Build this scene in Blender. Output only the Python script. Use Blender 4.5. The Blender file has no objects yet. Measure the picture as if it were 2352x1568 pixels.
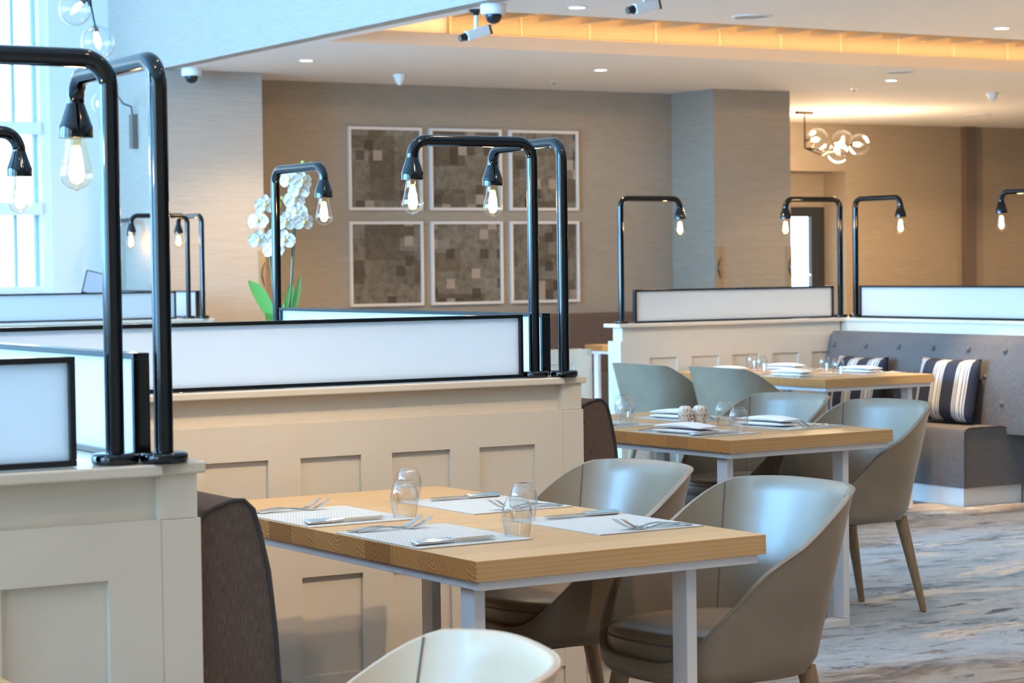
import bpy, math, random
from mathutils import Vector, Matrix
random.seed(7)
S = bpy.context.scene
COL = S.collection
PI = math.pi

# ------------------------------------------------------------------ camera
cam = bpy.data.cameras.new('camera'); camo = bpy.data.objects.new('camera', cam); COL.objects.link(camo)
cam.sensor_width = 36.0; cam.lens = 5237.459 / 2352 * 36.0
cam.clip_end = 200
_yaw, _pit, _rol = 1.02977508, 0.03343111, -0.01280246
_fw = Vector((math.cos(_yaw), math.sin(_yaw), 0)); _rt = Vector((math.sin(_yaw), -math.cos(_yaw), 0)); _up = Vector((0, 0, 1))
_w = _fw * math.cos(_pit) - _up * math.sin(_pit); _u = _up * math.cos(_pit) + _fw * math.sin(_pit)
_r2 = _rt * math.cos(_rol) + _u * math.sin(_rol); _u2 = _u * math.cos(_rol) - _rt * math.sin(_rol)
camo.matrix_world = Matrix(((_r2.x, _u2.x, -_w.x, 0), (_r2.y, _u2.y, -_w.y, 0), (_r2.z, _u2.z, -_w.z, 1.40), (0, 0, 0, 1)))
cam.dof.use_dof = True; cam.dof.focus_distance = 6.4; cam.dof.aperture_fstop = 9.0
S.camera = camo

# ------------------------------------------------------------------ world, exposure
S.view_settings.view_transform = 'Standard'; S.view_settings.look = 'None'
S.view_settings.gamma = 1.0; S.view_settings.use_curve_mapping = False
S.view_settings.exposure = 0.27
S.cycles.use_denoising = True
S.cycles.use_adaptive_sampling = True; S.cycles.adaptive_threshold = 0.13; S.cycles.adaptive_min_samples = 16
S.cycles.max_bounces = 6; S.cycles.diffuse_bounces = 3; S.cycles.glossy_bounces = 4
S.cycles.transmission_bounces = 6; S.cycles.transparent_max_bounces = 12
S.cycles.caustics_reflective = False; S.cycles.caustics_refractive = False
S.cycles.sample_clamp_indirect = 6.0
W = bpy.data.worlds.new('World'); S.world = W; W.use_nodes = True
bg = W.node_tree.nodes['Background']; bg.inputs[0].default_value = (0.74, 0.90, 1.0, 1); bg.inputs[1].default_value = 4.0

def area(name, loc, rot, sx, sy, power, col):
    l = bpy.data.lights.new(name, 'AREA'); l.shape = 'RECTANGLE'; l.size = sx; l.size_y = sy; l.energy = power; l.color = col
    o = bpy.data.objects.new(name, l); COL.objects.link(o); o.location = loc; o.rotation_euler = rot; return o
DAY = (0.21, 0.56, 1.0)
# daylight arriving at the tall windows of the left wall, one per window bay
WIN_Y = [-0.6, 3.4, 7.4, 11.4, 15.2]
for y, e in zip(WIN_Y, (10, 270, 1300, 1500, 750)):
    area('daylight', (-5.75, y, 2.9), (0, math.radians(-90), 0), 3.6, 3.2, e, DAY)
area('daylight', (4.4, 18.1, 3.0), (math.radians(-90), 0, 0), 3.4, 3.2, 40, DAY)
WARM = (1.0, 0.72, 0.42)
def spot(loc, power, col=WARM, size=2.2, blend=0.7, rad=0.05):
    l = bpy.data.lights.new('downlight_or_fill_beam', 'SPOT'); l.energy = power; l.color = col; l.spot_size = size; l.spot_blend = blend; l.shadow_soft_size = rad
    o = bpy.data.objects.new('downlight_or_fill_beam', l); COL.objects.link(o); o.location = loc; return o  # serves the fitted downlights and the added fill spots without fixtures

def aimed(loc, to, power, size, col=WARM):
    o = spot(loc, power, col, size, .9); o.rotation_euler = (Vector(to)-Vector(loc)).to_track_quat('-Z', 'Y').to_euler()
# ------------------------------------------------------------------ mesh builder
class MB:
    def __init__(s): s.v = []; s.f = []
    def add(s, vs, fs):
        n = len(s.v); s.v += [tuple(p) for p in vs]; s.f += [tuple(i + n for i in q) for q in fs]; return s
    def box(s, x0, x1, y0, y1, z0, z1):
        return s.add([(x0,y0,z0),(x1,y0,z0),(x1,y1,z0),(x0,y1,z0),(x0,y0,z1),(x1,y0,z1),(x1,y1,z1),(x0,y1,z1)],
                     [(0,3,2,1),(4,5,6,7),(0,1,5,4),(1,2,6,5),(2,3,7,6),(3,0,4,7)])
    def loft(s, rings, closed=True, cap=True):
        n = len(rings[0]); vs = [p for r in rings for p in r]; fs = []
        for i in range(len(rings) - 1):
            for j in range(n if closed else n - 1):
                k = (j + 1) % n
                fs.append((i*n+j, i*n+k, (i+1)*n+k, (i+1)*n+j))
        if cap and closed:
            fs.append(tuple(reversed(range(n)))); fs.append(tuple((len(rings)-1)*n + j for j in range(n)))
        return s.add(vs, fs)
    def tube(s, path, r, seg=12, cap=True, flat=1.0):
        P = [Vector(p) for p in path]; rs = r if isinstance(r, (list, tuple)) else [r]*len(P)
        rings = []; N = None
        for i, p in enumerate(P):
            t = (P[min(i+1, len(P)-1)] - P[max(i-1, 0)]).normalized()
            if N is None:
                a = Vector((0,0,1)) if abs(t.z) < .9 else Vector((1,0,0))
                N = (a - t*a.dot(t)).normalized()
            else:
                N = (N - t*N.dot(t)).normalized()
            B = t.cross(N)
            rings.append([p + (N*math.cos(2*PI*k/seg)*flat + B*math.sin(2*PI*k/seg))*rs[i] for k in range(seg)])
        return s.loft(rings, True, cap)
    def lathe(s, prof, seg=24, c=(0,0,0), cap=True):
        rings = [[(c[0]+r*math.cos(2*PI*k/seg), c[1]+r*math.sin(2*PI*k/seg), c[2]+z) for k in range(seg)] for r, z in prof]
        return s.loft(rings, True, cap)
    def prism(s, poly, axis, a, b):
        def P(u, v, w): return {'x': (w,u,v), 'y': (u,w,v), 'z': (u,v,w)}[axis]
        n = len(poly)
        fs = [tuple(reversed(range(n))), tuple(range(n, 2*n))] + [(i,(i+1)%n,n+(i+1)%n,n+i) for i in range(n)]
        return s.add([P(u,v,a) for u,v in poly] + [P(u,v,b) for u,v in poly], fs)
    def mesh(s, name, mat, smooth=None):
        me = bpy.data.meshes.new(name); me.from_pydata(s.v, [], s.f); me.update()
        import bmesh
        bm = bmesh.new(); bm.from_mesh(me); bmesh.ops.recalc_face_normals(bm, faces=bm.faces); bm.to_mesh(me); bm.free()
        if mat: me.materials.append(mat)
        if smooth is not None:
            me.shade_smooth(); me.set_sharp_from_angle(angle=math.radians(smooth))
        return me
def obj(name, mb, mat=None, parent=None, loc=(0,0,0), rz=0, smooth=None, bevel=0, seg=2, subsurf=0):
    me = mb if isinstance(mb, bpy.types.Mesh) else mb.mesh(name, mat, smooth)
    o = bpy.data.objects.new(name, me); COL.objects.link(o); o.location = loc; o.rotation_euler = (0, 0, rz)
    if parent: o.parent = parent
    if bevel:
        m = o.modifiers.new('Bevel', 'BEVEL'); m.width = bevel; m.segments = seg; m.limit_method = 'ANGLE'; m.angle_limit = math.radians(40)
    if subsurf:
        m = o.modifiers.new('Sub', 'SUBSURF'); m.levels = subsurf; m.render_levels = subsurf
    return o
def tag(o, label, cat, group=None):
    o['label'] = label; o['category'] = cat
    if group: o['group'] = group
    return o
def thing(name, label, cat, loc=(0,0,0), rz=0, group=None):
    o = bpy.data.objects.new(name, None); o.empty_display_size = .1; COL.objects.link(o); o.location = loc; o.rotation_euler = (0,0,rz)
    return tag(o, label, cat, group)
def struct(name, mb, mat, parent=None, **k):
    o = obj(name, mb, mat, parent, **k)
    if not parent: o['kind'] = 'structure'
    return o
def dup(root, loc=None, rz=None, label=None, group=None):
    def cp(o, par):
        c = o.copy(); COL.objects.link(c); c.parent = par
        for ch in list(o.children): cp(ch, c)
        return c
    r = cp(root, None)
    if loc is not None: r.location = loc
    if rz is not None: r.rotation_euler = (0, 0, rz)
    if label: r['label'] = label
    if group: r['group'] = group
    return r
def rpath(pts, r, n=6):
    P = [Vector(p) for p in pts]; out = [P[0]]
    for i in range(1, len(P)-1):
        a = (P[i-1]-P[i]).normalized(); b = (P[i+1]-P[i]).normalized()
        p0 = P[i]+a*r; p1 = P[i]+b*r; c = p0 + b*r
        for k in range(n+1):
            t = k/n*PI/2
            out.append(c - b*r*math.cos(t) - a*r*math.sin(t) if abs(a.dot(b)) < .01 else p0.lerp(p1, k/n))
    out.append(P[-1]); return out
def superell(a, b, e, n, cx=0, cy=0, z=0):
    out = []
    for k in range(n):
        t = 2*PI*k/n; c, s_ = math.cos(t), math.sin(t)
        out.append((cx + a*math.copysign(abs(c)**(2/e), c), cy + b*math.copysign(abs(s_)**(2/e), s_), z))
    return out

# ------------------------------------------------------------------ materials
def mat(name, col=(.8,.8,.8), rough=.5, metal=0, coat=0, spec=.5, emis=None, estr=0, coat_rough=.05):
    m = bpy.data.materials.new(name); m.use_nodes = True; p = m.node_tree.nodes['Principled BSDF']
    p.inputs['Base Color'].default_value = (*col, 1); p.inputs['Roughness'].default_value = rough; p.inputs['Metallic'].default_value = metal
    p.inputs['Coat Weight'].default_value = coat; p.inputs['Coat Roughness'].default_value = coat_rough; p.inputs['Specular IOR Level'].default_value = spec
    if emis: p.inputs['Emission Color'].default_value = (*emis, 1); p.inputs['Emission Strength'].default_value = estr
    return m
class NT:
    def __init__(s, m): s.t = m.node_tree; s.p = s.t.nodes['Principled BSDF']; s.o = s.t.nodes['Material Output']
    def n(s, typ, **k):
        nd = s.t.nodes.new(typ)
        for a, b in k.items():
            if a in nd.inputs.keys() if isinstance(a, str) else False: nd.inputs[a].default_value = b
            else: setattr(nd, a, b)
        return nd
    def l(s, a, b): s.t.links.new(a, b)
    def coord(s, scale=(1,1,1), kind='Object', rot=(0,0,0), loc=(0,0,0)):
        tc = s.n('ShaderNodeTexCoord'); mp = s.n('ShaderNodeMapping'); s.l(tc.outputs[kind], mp.inputs['Vector'])
        mp.inputs['Scale'].default_value = scale; mp.inputs['Rotation'].default_value = rot; mp.inputs['Location'].default_value = loc
        return mp.outputs['Vector']
    def noise(s, vec, scale=5, detail=4, rough=.5, dist=0):
        n = s.n('ShaderNodeTexNoise'); s.l(vec, n.inputs['Vector']); n.inputs['Scale'].default_value = scale; n.inputs['Detail'].default_value = detail
        n.inputs['Roughness'].default_value = rough; n.inputs['Distortion'].default_value = dist; return n.outputs['Fac']
    def ramp(s, fac, stops, interp='LINEAR'):
        r = s.n('ShaderNodeValToRGB'); s.l(fac, r.inputs['Fac']); cr = r.color_ramp; cr.interpolation = interp
        while len(cr.elements) > 1: cr.elements.remove(cr.elements[-1])
        for i, (pos, c) in enumerate(stops):
            e = cr.elements[0] if i == 0 else cr.elements.new(pos)
            e.position = pos; e.color = (*c, 1) if len(c) == 3 else c
        return r.outputs['Color']
    def mix(s, fac, a, b, mode='MIX'):
        m = s.n('ShaderNodeMix'); m.data_type = 'RGBA'; m.blend_type = mode
        for sock, val in ((m.inputs[0], fac), (m.inputs[6], a), (m.inputs[7], b)):
            if isinstance(val, (int, float)): sock.default_value = val
            elif isinstance(val, tuple): sock.default_value = (*val, 1) if len(val) == 3 else val
            else: s.l(val, sock)
        return m.outputs[2]
    def math(s, op, a, b=0):
        m = s.n('ShaderNodeMath'); m.operation = op
        for sock, val in ((m.inputs[0], a), (m.inputs[1], b)):
            if isinstance(val, (int, float)): sock.default_value = val
            else: s.l(val, sock)
        return m.outputs[0]
    def bump(s, h, st=.2, dist=.01):
        b = s.n('ShaderNodeBump'); s.l(h, b.inputs['Height']); b.inputs['Strength'].default_value = st; b.inputs['Distance'].default_value = dist
        s.l(b.outputs['Normal'], s.p.inputs['Normal'])
    def base(s, c): s.l(c, s.p.inputs['Base Color'])

M = {}
M['cream'] = mat('cream_gloss_paint', (.77,.69,.57), .20, spec=.5, coat=.5)
M['metal'] = mat('black_nickel', (.050,.054,.058), .09, 1.0)
M['frame'] = mat('black_frame_metal', (.05,.055,.06), .16, 1.0)
M['ceil'] = mat('ceiling_paint', (.86,.83,.80), .9)
M['whitewall'] = mat('white_paint', (.78,.75,.72), .8)
M['whitemetal'] = mat('white_powder_coat', (.78,.78,.80), .35)
M['chrome'] = mat('polished_steel', (.72,.72,.72), .12, 1.0)
M['white'] = mat('white_plastic', (.82,.82,.82), .35)
M['black'] = mat('black_plastic', (.012,.012,.014), .25)
M['bronze'] = mat('dark_bronze', (.10,.07,.05), .3, 1.0)
M['linen'] = mat('white_linen', (.86,.86,.87), .8)
M['piping'] = mat('dark_piping', (.05,.042,.04), .8)
M['seam'] = mat('seam_thread', (.12,.10,.085), .7)
M['soil'] = mat('moss', (.08,.09,.03), .9)
M['pot'] = mat('white_ceramic', (.8,.8,.78), .2)
M['petal'] = mat('orchid_petal', (.86,.86,.80), .55)
M['lip'] = mat('orchid_lip', (.85,.62,.25), .5)
M['bud'] = mat('orchid_bud', (.45,.5,.08), .5)
M['leaf'] = mat('orchid_leaf', (.10,.30,.045), .35)
M['stem'] = mat('orchid_stem', (.10,.13,.045), .5)
M['darktrim'] = mat('dark_trim', (.16,.12,.10), .6)  # plain dark brown of the wall strip and sconce box
M['bulbcore'] = mat('glowing_filament', (1,.8,.5), .5, emis=(1.0,.66,.28), estr=90)
M['lampglow'] = mat('lit_frosted_bulb', (1,.9,.7), .5, emis=(1.0,.78,.48), estr=9)
M['disc'] = mat('downlight_lens', (1,1,1), .5, emis=(1.0,.86,.66), estr=9)
M['art_frame'] = mat('picture_frame_paint', (.72,.66,.60), .5)
M['peach'] = mat('coffer_paint', (.80,.70,.60), .8)
M['slat'] = mat('pale_wood_slat', (.72,.56,.36), .6)
M['beam'] = mat('coffer_beam_wood', (.50,.36,.21), .6)  # darker than the slats, shade of the coffer notches put into the colour
M['screen'] = mat('tablet_screen', (.30,.36,.44), .12)
M['darkdoor'] = mat('dark_door_frame', (.03,.035,.045), .35)

def thin_glass(name, tint=(.97,.98,.98), ior=1.5, gmul=1.0, rough=0.0):
    m = bpy.data.materials.new(name); m.use_nodes = True; t = m.node_tree; t.nodes.clear()
    out = t.nodes.new('ShaderNodeOutputMaterial'); mx = t.nodes.new('ShaderNodeMixShader'); tr = t.nodes.new('ShaderNodeBsdfTransparent'); gl = t.nodes.new('ShaderNodeBsdfGlossy')
    tr.inputs[0].default_value = (*tint, 1); gl.inputs['Roughness'].default_value = rough
    fr = t.nodes.new('ShaderNodeLayerWeight'); fr.inputs['Blend'].default_value = .5
    pw = t.nodes.new('ShaderNodeMath'); pw.operation = 'POWER'; pw.inputs[1].default_value = 2.6
    mu = t.nodes.new('ShaderNodeMath'); mu.operation = 'MULTIPLY_ADD'; mu.inputs[1].default_value = .55*gmul; mu.inputs[2].default_value = .06; mu.use_clamp = True
    t.links.new(fr.outputs['Facing'], pw.inputs[0]); t.links.new(pw.outputs[0], mu.inputs[0]); t.links.new(mu.outputs[0], mx.inputs[0]); t.links.new(tr.outputs[0], mx.inputs[1]); t.links.new(gl.outputs[0], mx.inputs[2]); t.links.new(mx.outputs[0], out.inputs[0])
    return m
M['glass'] = thin_glass('clear_glass', (.985,.988,.99), 1.5, 1.5)
M['globe'] = thin_glass('globe_glass', (.99,.99,.99), 1.5, 1.9)
M['bulbglass'] = thin_glass('amber_bulb_glass', (1.0,.93,.80), 1.45, 1.0)
M['pane'] = thin_glass('window_glass', (.93,.97,.98), 1.5, 1.0)

def frosted():
    m = bpy.data.materials.new('frosted_white_glass'); m.use_nodes = True; t = m.node_tree; p = t.nodes['Principled BSDF']; out = t.nodes['Material Output']
    p.inputs['Base Color'].default_value = (.78,.80,.81,1); p.inputs['Roughness'].default_value = .06; p.inputs['Specular IOR Level'].default_value = .6
    tl = t.nodes.new('ShaderNodeBsdfTranslucent'); tl.inputs[0].default_value = (.88,.92,.94,1)
    mx = t.nodes.new('ShaderNodeMixShader'); mx.inputs[0].default_value = .42
    t.links.new(p.outputs[0], mx.inputs[1]); t.links.new(tl.outputs[0], mx.inputs[2]); t.links.new(mx.outputs[0], out.inputs[0])
    return m
M['frost'] = frosted()

def wood():
    m = mat('oak_block', (.6,.4,.2), .42, spec=.35); n = NT(m)
    tc = n.n('ShaderNodeTexCoord'); oi = n.n('ShaderNodeObjectInfo')
    sep = n.n('ShaderNodeSeparateXYZ'); n.l(tc.outputs['Object'], sep.inputs[0])
    # growth rings around an axis along the stave, axis offset differs from stave to stave
    off = n.math('MULTIPLY_ADD', oi.outputs['Random'], .16); off.node.inputs[2].default_value = -.08
    off2 = n.math('MULTIPLY_ADD', oi.outputs['Random'], -.07); off2.node.inputs[2].default_value = -.03
    cmb = n.n('ShaderNodeCombineXYZ'); n.l(n.math('MULTIPLY', sep.outputs[0], .05), cmb.inputs[0]); n.l(n.math('ADD', sep.outputs[1], off), cmb.inputs[1]); n.l(n.math('ADD', sep.outputs[2], off2), cmb.inputs[2])
    wv = n.n('ShaderNodeTexWave'); wv.wave_type = 'RINGS'; wv.rings_direction = 'X'; n.l(cmb.outputs[0], wv.inputs['Vector'])
    wv.inputs['Scale'].default_value = 30; wv.inputs['Distortion'].default_value = 5.0; wv.inputs['Detail'].default_value = 2; wv.inputs['Detail Scale'].default_value = 1.2
    fine = n.noise(n.coord((3, 60, 60)), 4, 3)
    big = n.noise(n.coord((1.2, 9, 9)), 2.5, 3)
    c = n.ramp(wv.outputs['Fac'], [(0, (.585,.355,.155)), (.55, (.63,.39,.175)), (1, (.66,.42,.195))])
    c = n.mix(n.math('MULTIPLY', fine, .35), c, (.44,.25,.10))
    c = n.mix(n.math('MULTIPLY', n.math('SUBTRACT', big, .35), .8), c, (.70,.465,.23))
    tone = n.ramp(oi.outputs['Random'], [(0, (.88,.86,.83)), (.5, (1,1,1)), (1, (.94,.91,.87))])
    c = n.mix(1.0, c, tone, 'MULTIPLY')
    # end grain takes the oil darker than the long faces
    geo = n.n('ShaderNodeVectorMath'); geo.operation = 'ABSOLUTE'; n.l(tc.outputs['Normal'], geo.inputs[0])
    sp = n.n('ShaderNodeSeparateXYZ'); n.l(geo.outputs[0], sp.inputs[0])
    endc = n.ramp(wv.outputs['Fac'], [(0, (.46,.185,.05)), (.5, (.60,.255,.075)), (1, (.72,.33,.105))])
    etone = n.ramp(n.math('FRACT', n.math('MULTIPLY', oi.outputs['Random'], 7.3)), [(0, (.62,.55,.50)), (.35, (1.0,.97,.92)), (.65, (.80,.74,.70)), (1, (1.12,1.08,1.0))])
    endc = n.mix(1.0, endc, etone, 'MULTIPLY')
    c = n.mix(n.math('GREATER_THAN', sp.outputs[0], .8), c, endc)
    n.base(c); n.bump(fine, .05, .002)
    return m
M['oak'] = wood()
def simple_wood(name, c0, c1, sc=(30,30,2.5)):
    m = mat(name, c0, .45); n = NT(m); f = n.noise(n.coord(sc), 3, 4, .6, .4); n.base(n.ramp(f, [(.3, c0), (.7, c1)])); return m
M['legwood'] = simple_wood('ash_leg_wood', (.24,.155,.085), (.40,.28,.165))
M['boardwood'] = simple_wood('wall_board_wood', (.30,.20,.11), (.40,.28,.16))

def tweed(name, a, b, c):
    m = mat(name, a, .92, spec=.15); n = NT(m)
    v = n.noise(n.coord((420, 420, 40)), 1.0, 3, .7); h = n.noise(n.coord((40, 40, 500)), 1.0, 2, .7); g = n.noise(n.coord((9,9,9)), 1.5, 3)
    col = n.ramp(v, [(.32, a), (.5, b), (.68, c)])
    col = n.mix(n.math('MULTIPLY', h, .5), col, b); col = n.mix(n.math('MULTIPLY', g, .25), col, a)
    n.base(col); n.bump(v, .35, .002); return m
M['tweed'] = tweed('brown_tweed', (.078,.053,.042), (.140,.100,.080), (.23,.172,.138))
M['tweed2'] = tweed('grey_tweed', (.09,.078,.075), (.15,.132,.127), (.235,.21,.205))

def leather():
    m = mat('taupe_leather', (.36,.33,.285), .34, spec=.9); n = NT(m)
    f = n.noise(n.coord((260,260,260)), 1.0, 2, .6); g = n.noise(n.coord((6,6,6)), 1.5, 2)
    n.base(n.ramp(g, [(.3, (.205,.157,.105)), (.7, (.245,.19,.13))])); n.bump(f, .12, .001); return m
M['leather'] = leather()

def wallpaper(name, a, b):
    m = mat(name, a, .8, spec=.25); n = NT(m)
    f = n.noise(n.coord((1.6, 1.6, 48)), 2.4, 5, .65, .25); g = n.noise(n.coord((6, 6, 160)), 2.0, 3, .6)
    h = n.math('ADD', n.math('MULTIPLY', f, .6), n.math('MULTIPLY', g, .4))
    n.base(n.ramp(h, [(.34, a), (.66, b)])); n.bump(h, .22, .006); return m
M['paper'] = wallpaper('taupe_grasscloth', (.315,.26,.20), (.405,.34,.27))
M['paper2'] = wallpaper('pale_grasscloth', (.37,.325,.275), (.45,.40,.345))

def carpet():
    m = mat('abstract_carpet', (.4,.36,.33), .95, spec=.1); n = NT(m)
    R = (0, 0, -.12)
    base = n.noise(n.coord((1.0, 2.2, 1), rot=R), 1.5, 12, .70, .5)
    col = n.ramp(base, [(.34, (.17,.16,.165)), (.42, (.30,.235,.185)), (.48, (.42,.36,.305)), (.54, (.47,.42,.375)), (.60, (.37,.33,.305)), (.68, (.52,.465,.41))])
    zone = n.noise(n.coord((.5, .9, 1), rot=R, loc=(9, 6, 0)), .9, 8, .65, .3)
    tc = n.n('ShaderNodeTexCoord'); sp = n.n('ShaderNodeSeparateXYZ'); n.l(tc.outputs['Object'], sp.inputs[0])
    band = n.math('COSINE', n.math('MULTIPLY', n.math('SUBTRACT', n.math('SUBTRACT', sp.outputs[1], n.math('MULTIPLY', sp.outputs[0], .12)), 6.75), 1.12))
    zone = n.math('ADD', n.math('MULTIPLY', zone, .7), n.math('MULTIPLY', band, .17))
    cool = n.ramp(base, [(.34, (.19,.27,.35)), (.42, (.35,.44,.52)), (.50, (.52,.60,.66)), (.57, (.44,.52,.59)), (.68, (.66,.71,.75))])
    col = n.mix(n.ramp(zone, [(.33, (0,0,0)), (.42, (1,1,1))]), col, cool)  # blue-grey part of the pattern, also carrying blue daylight painted into the carpet
    st = n.noise(n.coord((1.5, 4.2, 1), rot=R, loc=(3,5,0)), 2.2, 12, .78, .6)
    col = n.mix(n.ramp(st, [(.565, (0,0,0)), (.60, (.85,.85,.85))]), col, (.095,.12,.155))
    st2 = n.noise(n.coord((.8, 1.9, 1), rot=R, loc=(11,2,0)), 1.2, 12, .74, .6)
    col = n.mix(n.ramp(st2, [(.572, (0,0,0)), (.585, (1,1,1))]), col, (.74,.685,.62))
    st3 = n.noise(n.coord((1.2, 3.0, 1), rot=R, loc=(1,17,0)), 1.8, 12, .75, .6)
    col = n.mix(n.ramp(st3, [(.555, (0,0,0)), (.62, (.7,.7,.7))]), col, (.24,.185,.145))
    pile = n.noise(n.coord((300,300,300)), 1, 1)
    n.base(n.mix(n.math('MULTIPLY', pile, .25), col, (.2,.19,.18), 'MULTIPLY')); n.bump(pile, .3, .004)
    return m
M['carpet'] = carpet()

def matweave():
    m = mat('silver_basket_weave', (.72,.73,.70), .5, spec=.3); n = NT(m)
    br = n.n('ShaderNodeTexBrick'); n.l(n.coord((1,1,1)), br.inputs['Vector'])
    br.offset = .5; br.inputs['Scale'].default_value = 1; br.inputs['Brick Width'].default_value = .0085; br.inputs['Row Height'].default_value = .0085; br.inputs['Mortar Size'].default_value = .0016
    br.inputs['Color1'].default_value = (.70,.71,.68,1); br.inputs['Color2'].default_value = (.65,.66,.63,1); br.inputs['Mortar'].default_value = (.46,.48,.46,1)
    n.base(br.outputs['Color']); return m
M['mat'] = matweave()

def stripes():
    m = mat('striped_cushion', (.02,.025,.045), .85); n = NT(m)
    tc = n.n('ShaderNodeTexCoord'); sp = n.n('ShaderNodeSeparateXYZ'); n.l(tc.outputs['Object'], sp.inputs[0])
    u = n.math('FRACT', n.math('ADD', n.math('MULTIPLY', sp.outputs[1], 5.3), .5))
    navy = (.016,.022,.042); lt = (.62,.60,.56); gy = (.16,.16,.18)
    c = n.ramp(u, [(0, navy), (.42, lt), (.46, gy), (.50, lt), (.555, gy), (.60, lt), (.70, lt), (.725, gy), (.77, lt), (.81, gy), (.85, lt), (.89, navy)], 'CONSTANT')
    n.base(c); return m
M['stripes'] = stripes()

def speckle():
    m = mat('speckled_stoneware', (.78,.74,.66), .35); n = NT(m)
    f = n.noise(n.coord((1,1,.6)), 150, 3, .6); n.base(n.ramp(f, [(.53, (.80,.76,.68)), (.60, (.38,.22,.10))])); return m
M['stone'] = speckle()

def artwork(i):
    m = mat('abstract_print_%d' % i, (.2,.17,.13), .5); n = NT(m)
    off = (i*3.7, i*1.9, i*5.3)
    def grid(sx, sz, o):
        v = n.coord((1, 1, 1), loc=(off[0]+o, 0, off[2]+o))
        sn = n.n('ShaderNodeVectorMath'); sn.operation = 'SNAP'; n.l(v, sn.inputs[0]); sn.inputs[1].default_value = (sx, 9, sz)
        wn = n.n('ShaderNodeTexWhiteNoise'); wn.noise_dimensions = '3D'; n.l(sn.outputs[0], wn.inputs['Vector']); return wn.outputs['Value']
    f = n.noise(n.coord((1,1,1), loc=off), 14, 8, .72, .3); g = n.noise(n.coord((1,1,1), loc=off), 3.2, 5, .6)
    c = n.ramp(f, [(.30, (.075,.058,.042)), (.45, (.15,.123,.09)), (.58, (.20,.17,.13)), (.72, (.27,.225,.17))])
    g1 = grid(.17, .11, .03); g2 = grid(.085, .085, .41); g3 = grid(.24, .20, .77)
    c = n.mix(n.ramp(g3, [(0, (.75,.75,.75)), (.18, (0,0,0)), (.80, (.55,.55,.55))], 'CONSTANT'), c, n.mix(f, (.035,.025,.017), (.12,.085,.045)))
    c = n.mix(n.ramp(g1, [(0, (0,0,0)), (.80, (.6,.6,.6)), (.90, (0,0,0))], 'CONSTANT'), c, n.mix(f, (.17,.155,.13), (.30,.27,.23)))
    c = n.mix(n.ramp(g2, [(0, (.8,.8,.8)), (.06, (0,0,0)), (.93, (.85,.85,.85))], 'CONSTANT'), c, n.mix(g2, (.03,.02,.014), (.40,.32,.25)))
    c = n.mix(n.ramp(g, [(.5, (0,0,0)), (.72, (.6,.6,.6))]), c, (.06,.045,.032))
    n.base(c); n.p.inputs['Coat Weight'].default_value = .3; return m

# ------------------------------------------------------------------ room shell
XB = 6.79; ZC = 2.95; ZH = 5.2
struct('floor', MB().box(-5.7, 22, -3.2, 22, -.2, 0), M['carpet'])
# low ceiling east of the bulkhead with the long coffer cut out of it
CX0, CX1, CY0, CY1 = 7.02, 20.0, 12.05, 14.1
b = MB(); b.box(XB+.12, 22, -3.2, CY0-.02, ZC, ZC+.09); b.box(XB+.12, 22, CY1+.02, 22, ZC, ZC+.07); b.box(XB+.12, CX0, CY0-.02, CY1+.02, ZC, ZC+.09); b.box(CX1, 22, CY0-.02, CY1+.02, ZC, ZC+.09)
struct('ceiling', b, M['ceil'])
struct('ceiling_atrium', MB().box(-5.7, XB+.2, -3.2, 18, ZH, ZH+.2), M['ceil'])
struct('trim_1', MB().box(XB, XB+.12, -3.2, 16.55, ZC-.001, ZH), M['paper2'])          # bulkhead fascia
struct('wall_pier', MB().box(XB, 7.66, 16.55, 18.0, 0, ZH), M['paper2'])
struct('wall_back', MB().box(7.66, 12.07, 17.2, 17.4, 0, ZC+.2), M['paper'])
struct('wall_column', MB().box(12.07, 12.93, 16.55, 17.6, 0, ZC+.2), M['paper'])
b = MB(); DX0, DX1, DZ = 15.3, 16.57, 2.41
b.box(12.93, DX0, 20.2, 20.4, 0, ZC+.2); b.box(DX1, 22, 20.2, 20.4, 0, ZC+.2); b.box(DX0, DX1, 20.2, 20.4, DZ, ZC+.2)
b.box(DX1, DX1+.2, 20.4, 20.7, 0, ZC); b.box(DX0-.2, DX0, 20.4, 20.7, 0, ZC); b.box(DX0, DX1, 20.4, 20.7, DZ, DZ+.2); b.box(DX0, DX1, 20.6, 20.7, 2.02, DZ)
struct('wall_right', b, M['paper'])
struct('wall_passage', MB().box(12.73, 12.93, 17.6, 20.4, 0, ZC+.2), M['paper'])
struct('wall_east', MB().box(21.8, 22, -3.2, 20.4, 0, ZC+.2), M['paper'])
struct('wall_south', MB().box(-5.7, 22, -3.4, -3.2, 0, ZH), M['paper'])
struct('trim_2', MB().box(18.30, 18.46, 20.12, 20.2, 0, ZC), M['darktrim'])               # dark upright strip on the far right wall
# far door in the right wall
d1 = bpy.data.objects.new('door_1', None); COL.objects.link(d1); d1.location = (16.0, 20.62, 0); d1['kind'] = 'structure'
b = MB(); b.box(-.70, -.55, -.03, .03, 0, 2.02); b.box(.38, .569, -.03, .03, 0, 2.02); b.box(-.55, .38, -.03, .03, 1.91, 2.02); b.box(-.55, .38, -.03, .03, 0, .12)
obj('door_frame', b, M['darkdoor'], d1); obj('door_pane', MB().box(-.55, .38, -.005, .005, .12, 1.91), M['pane'], d1)
obj('door_handle', MB().tube(rpath([(.33,-.03,.95),(.33,-.09,.95),(.33,-.09,1.25),(.33,-.03,1.25)], .02, 4), .01, 8), M['chrome'], d1)

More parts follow.
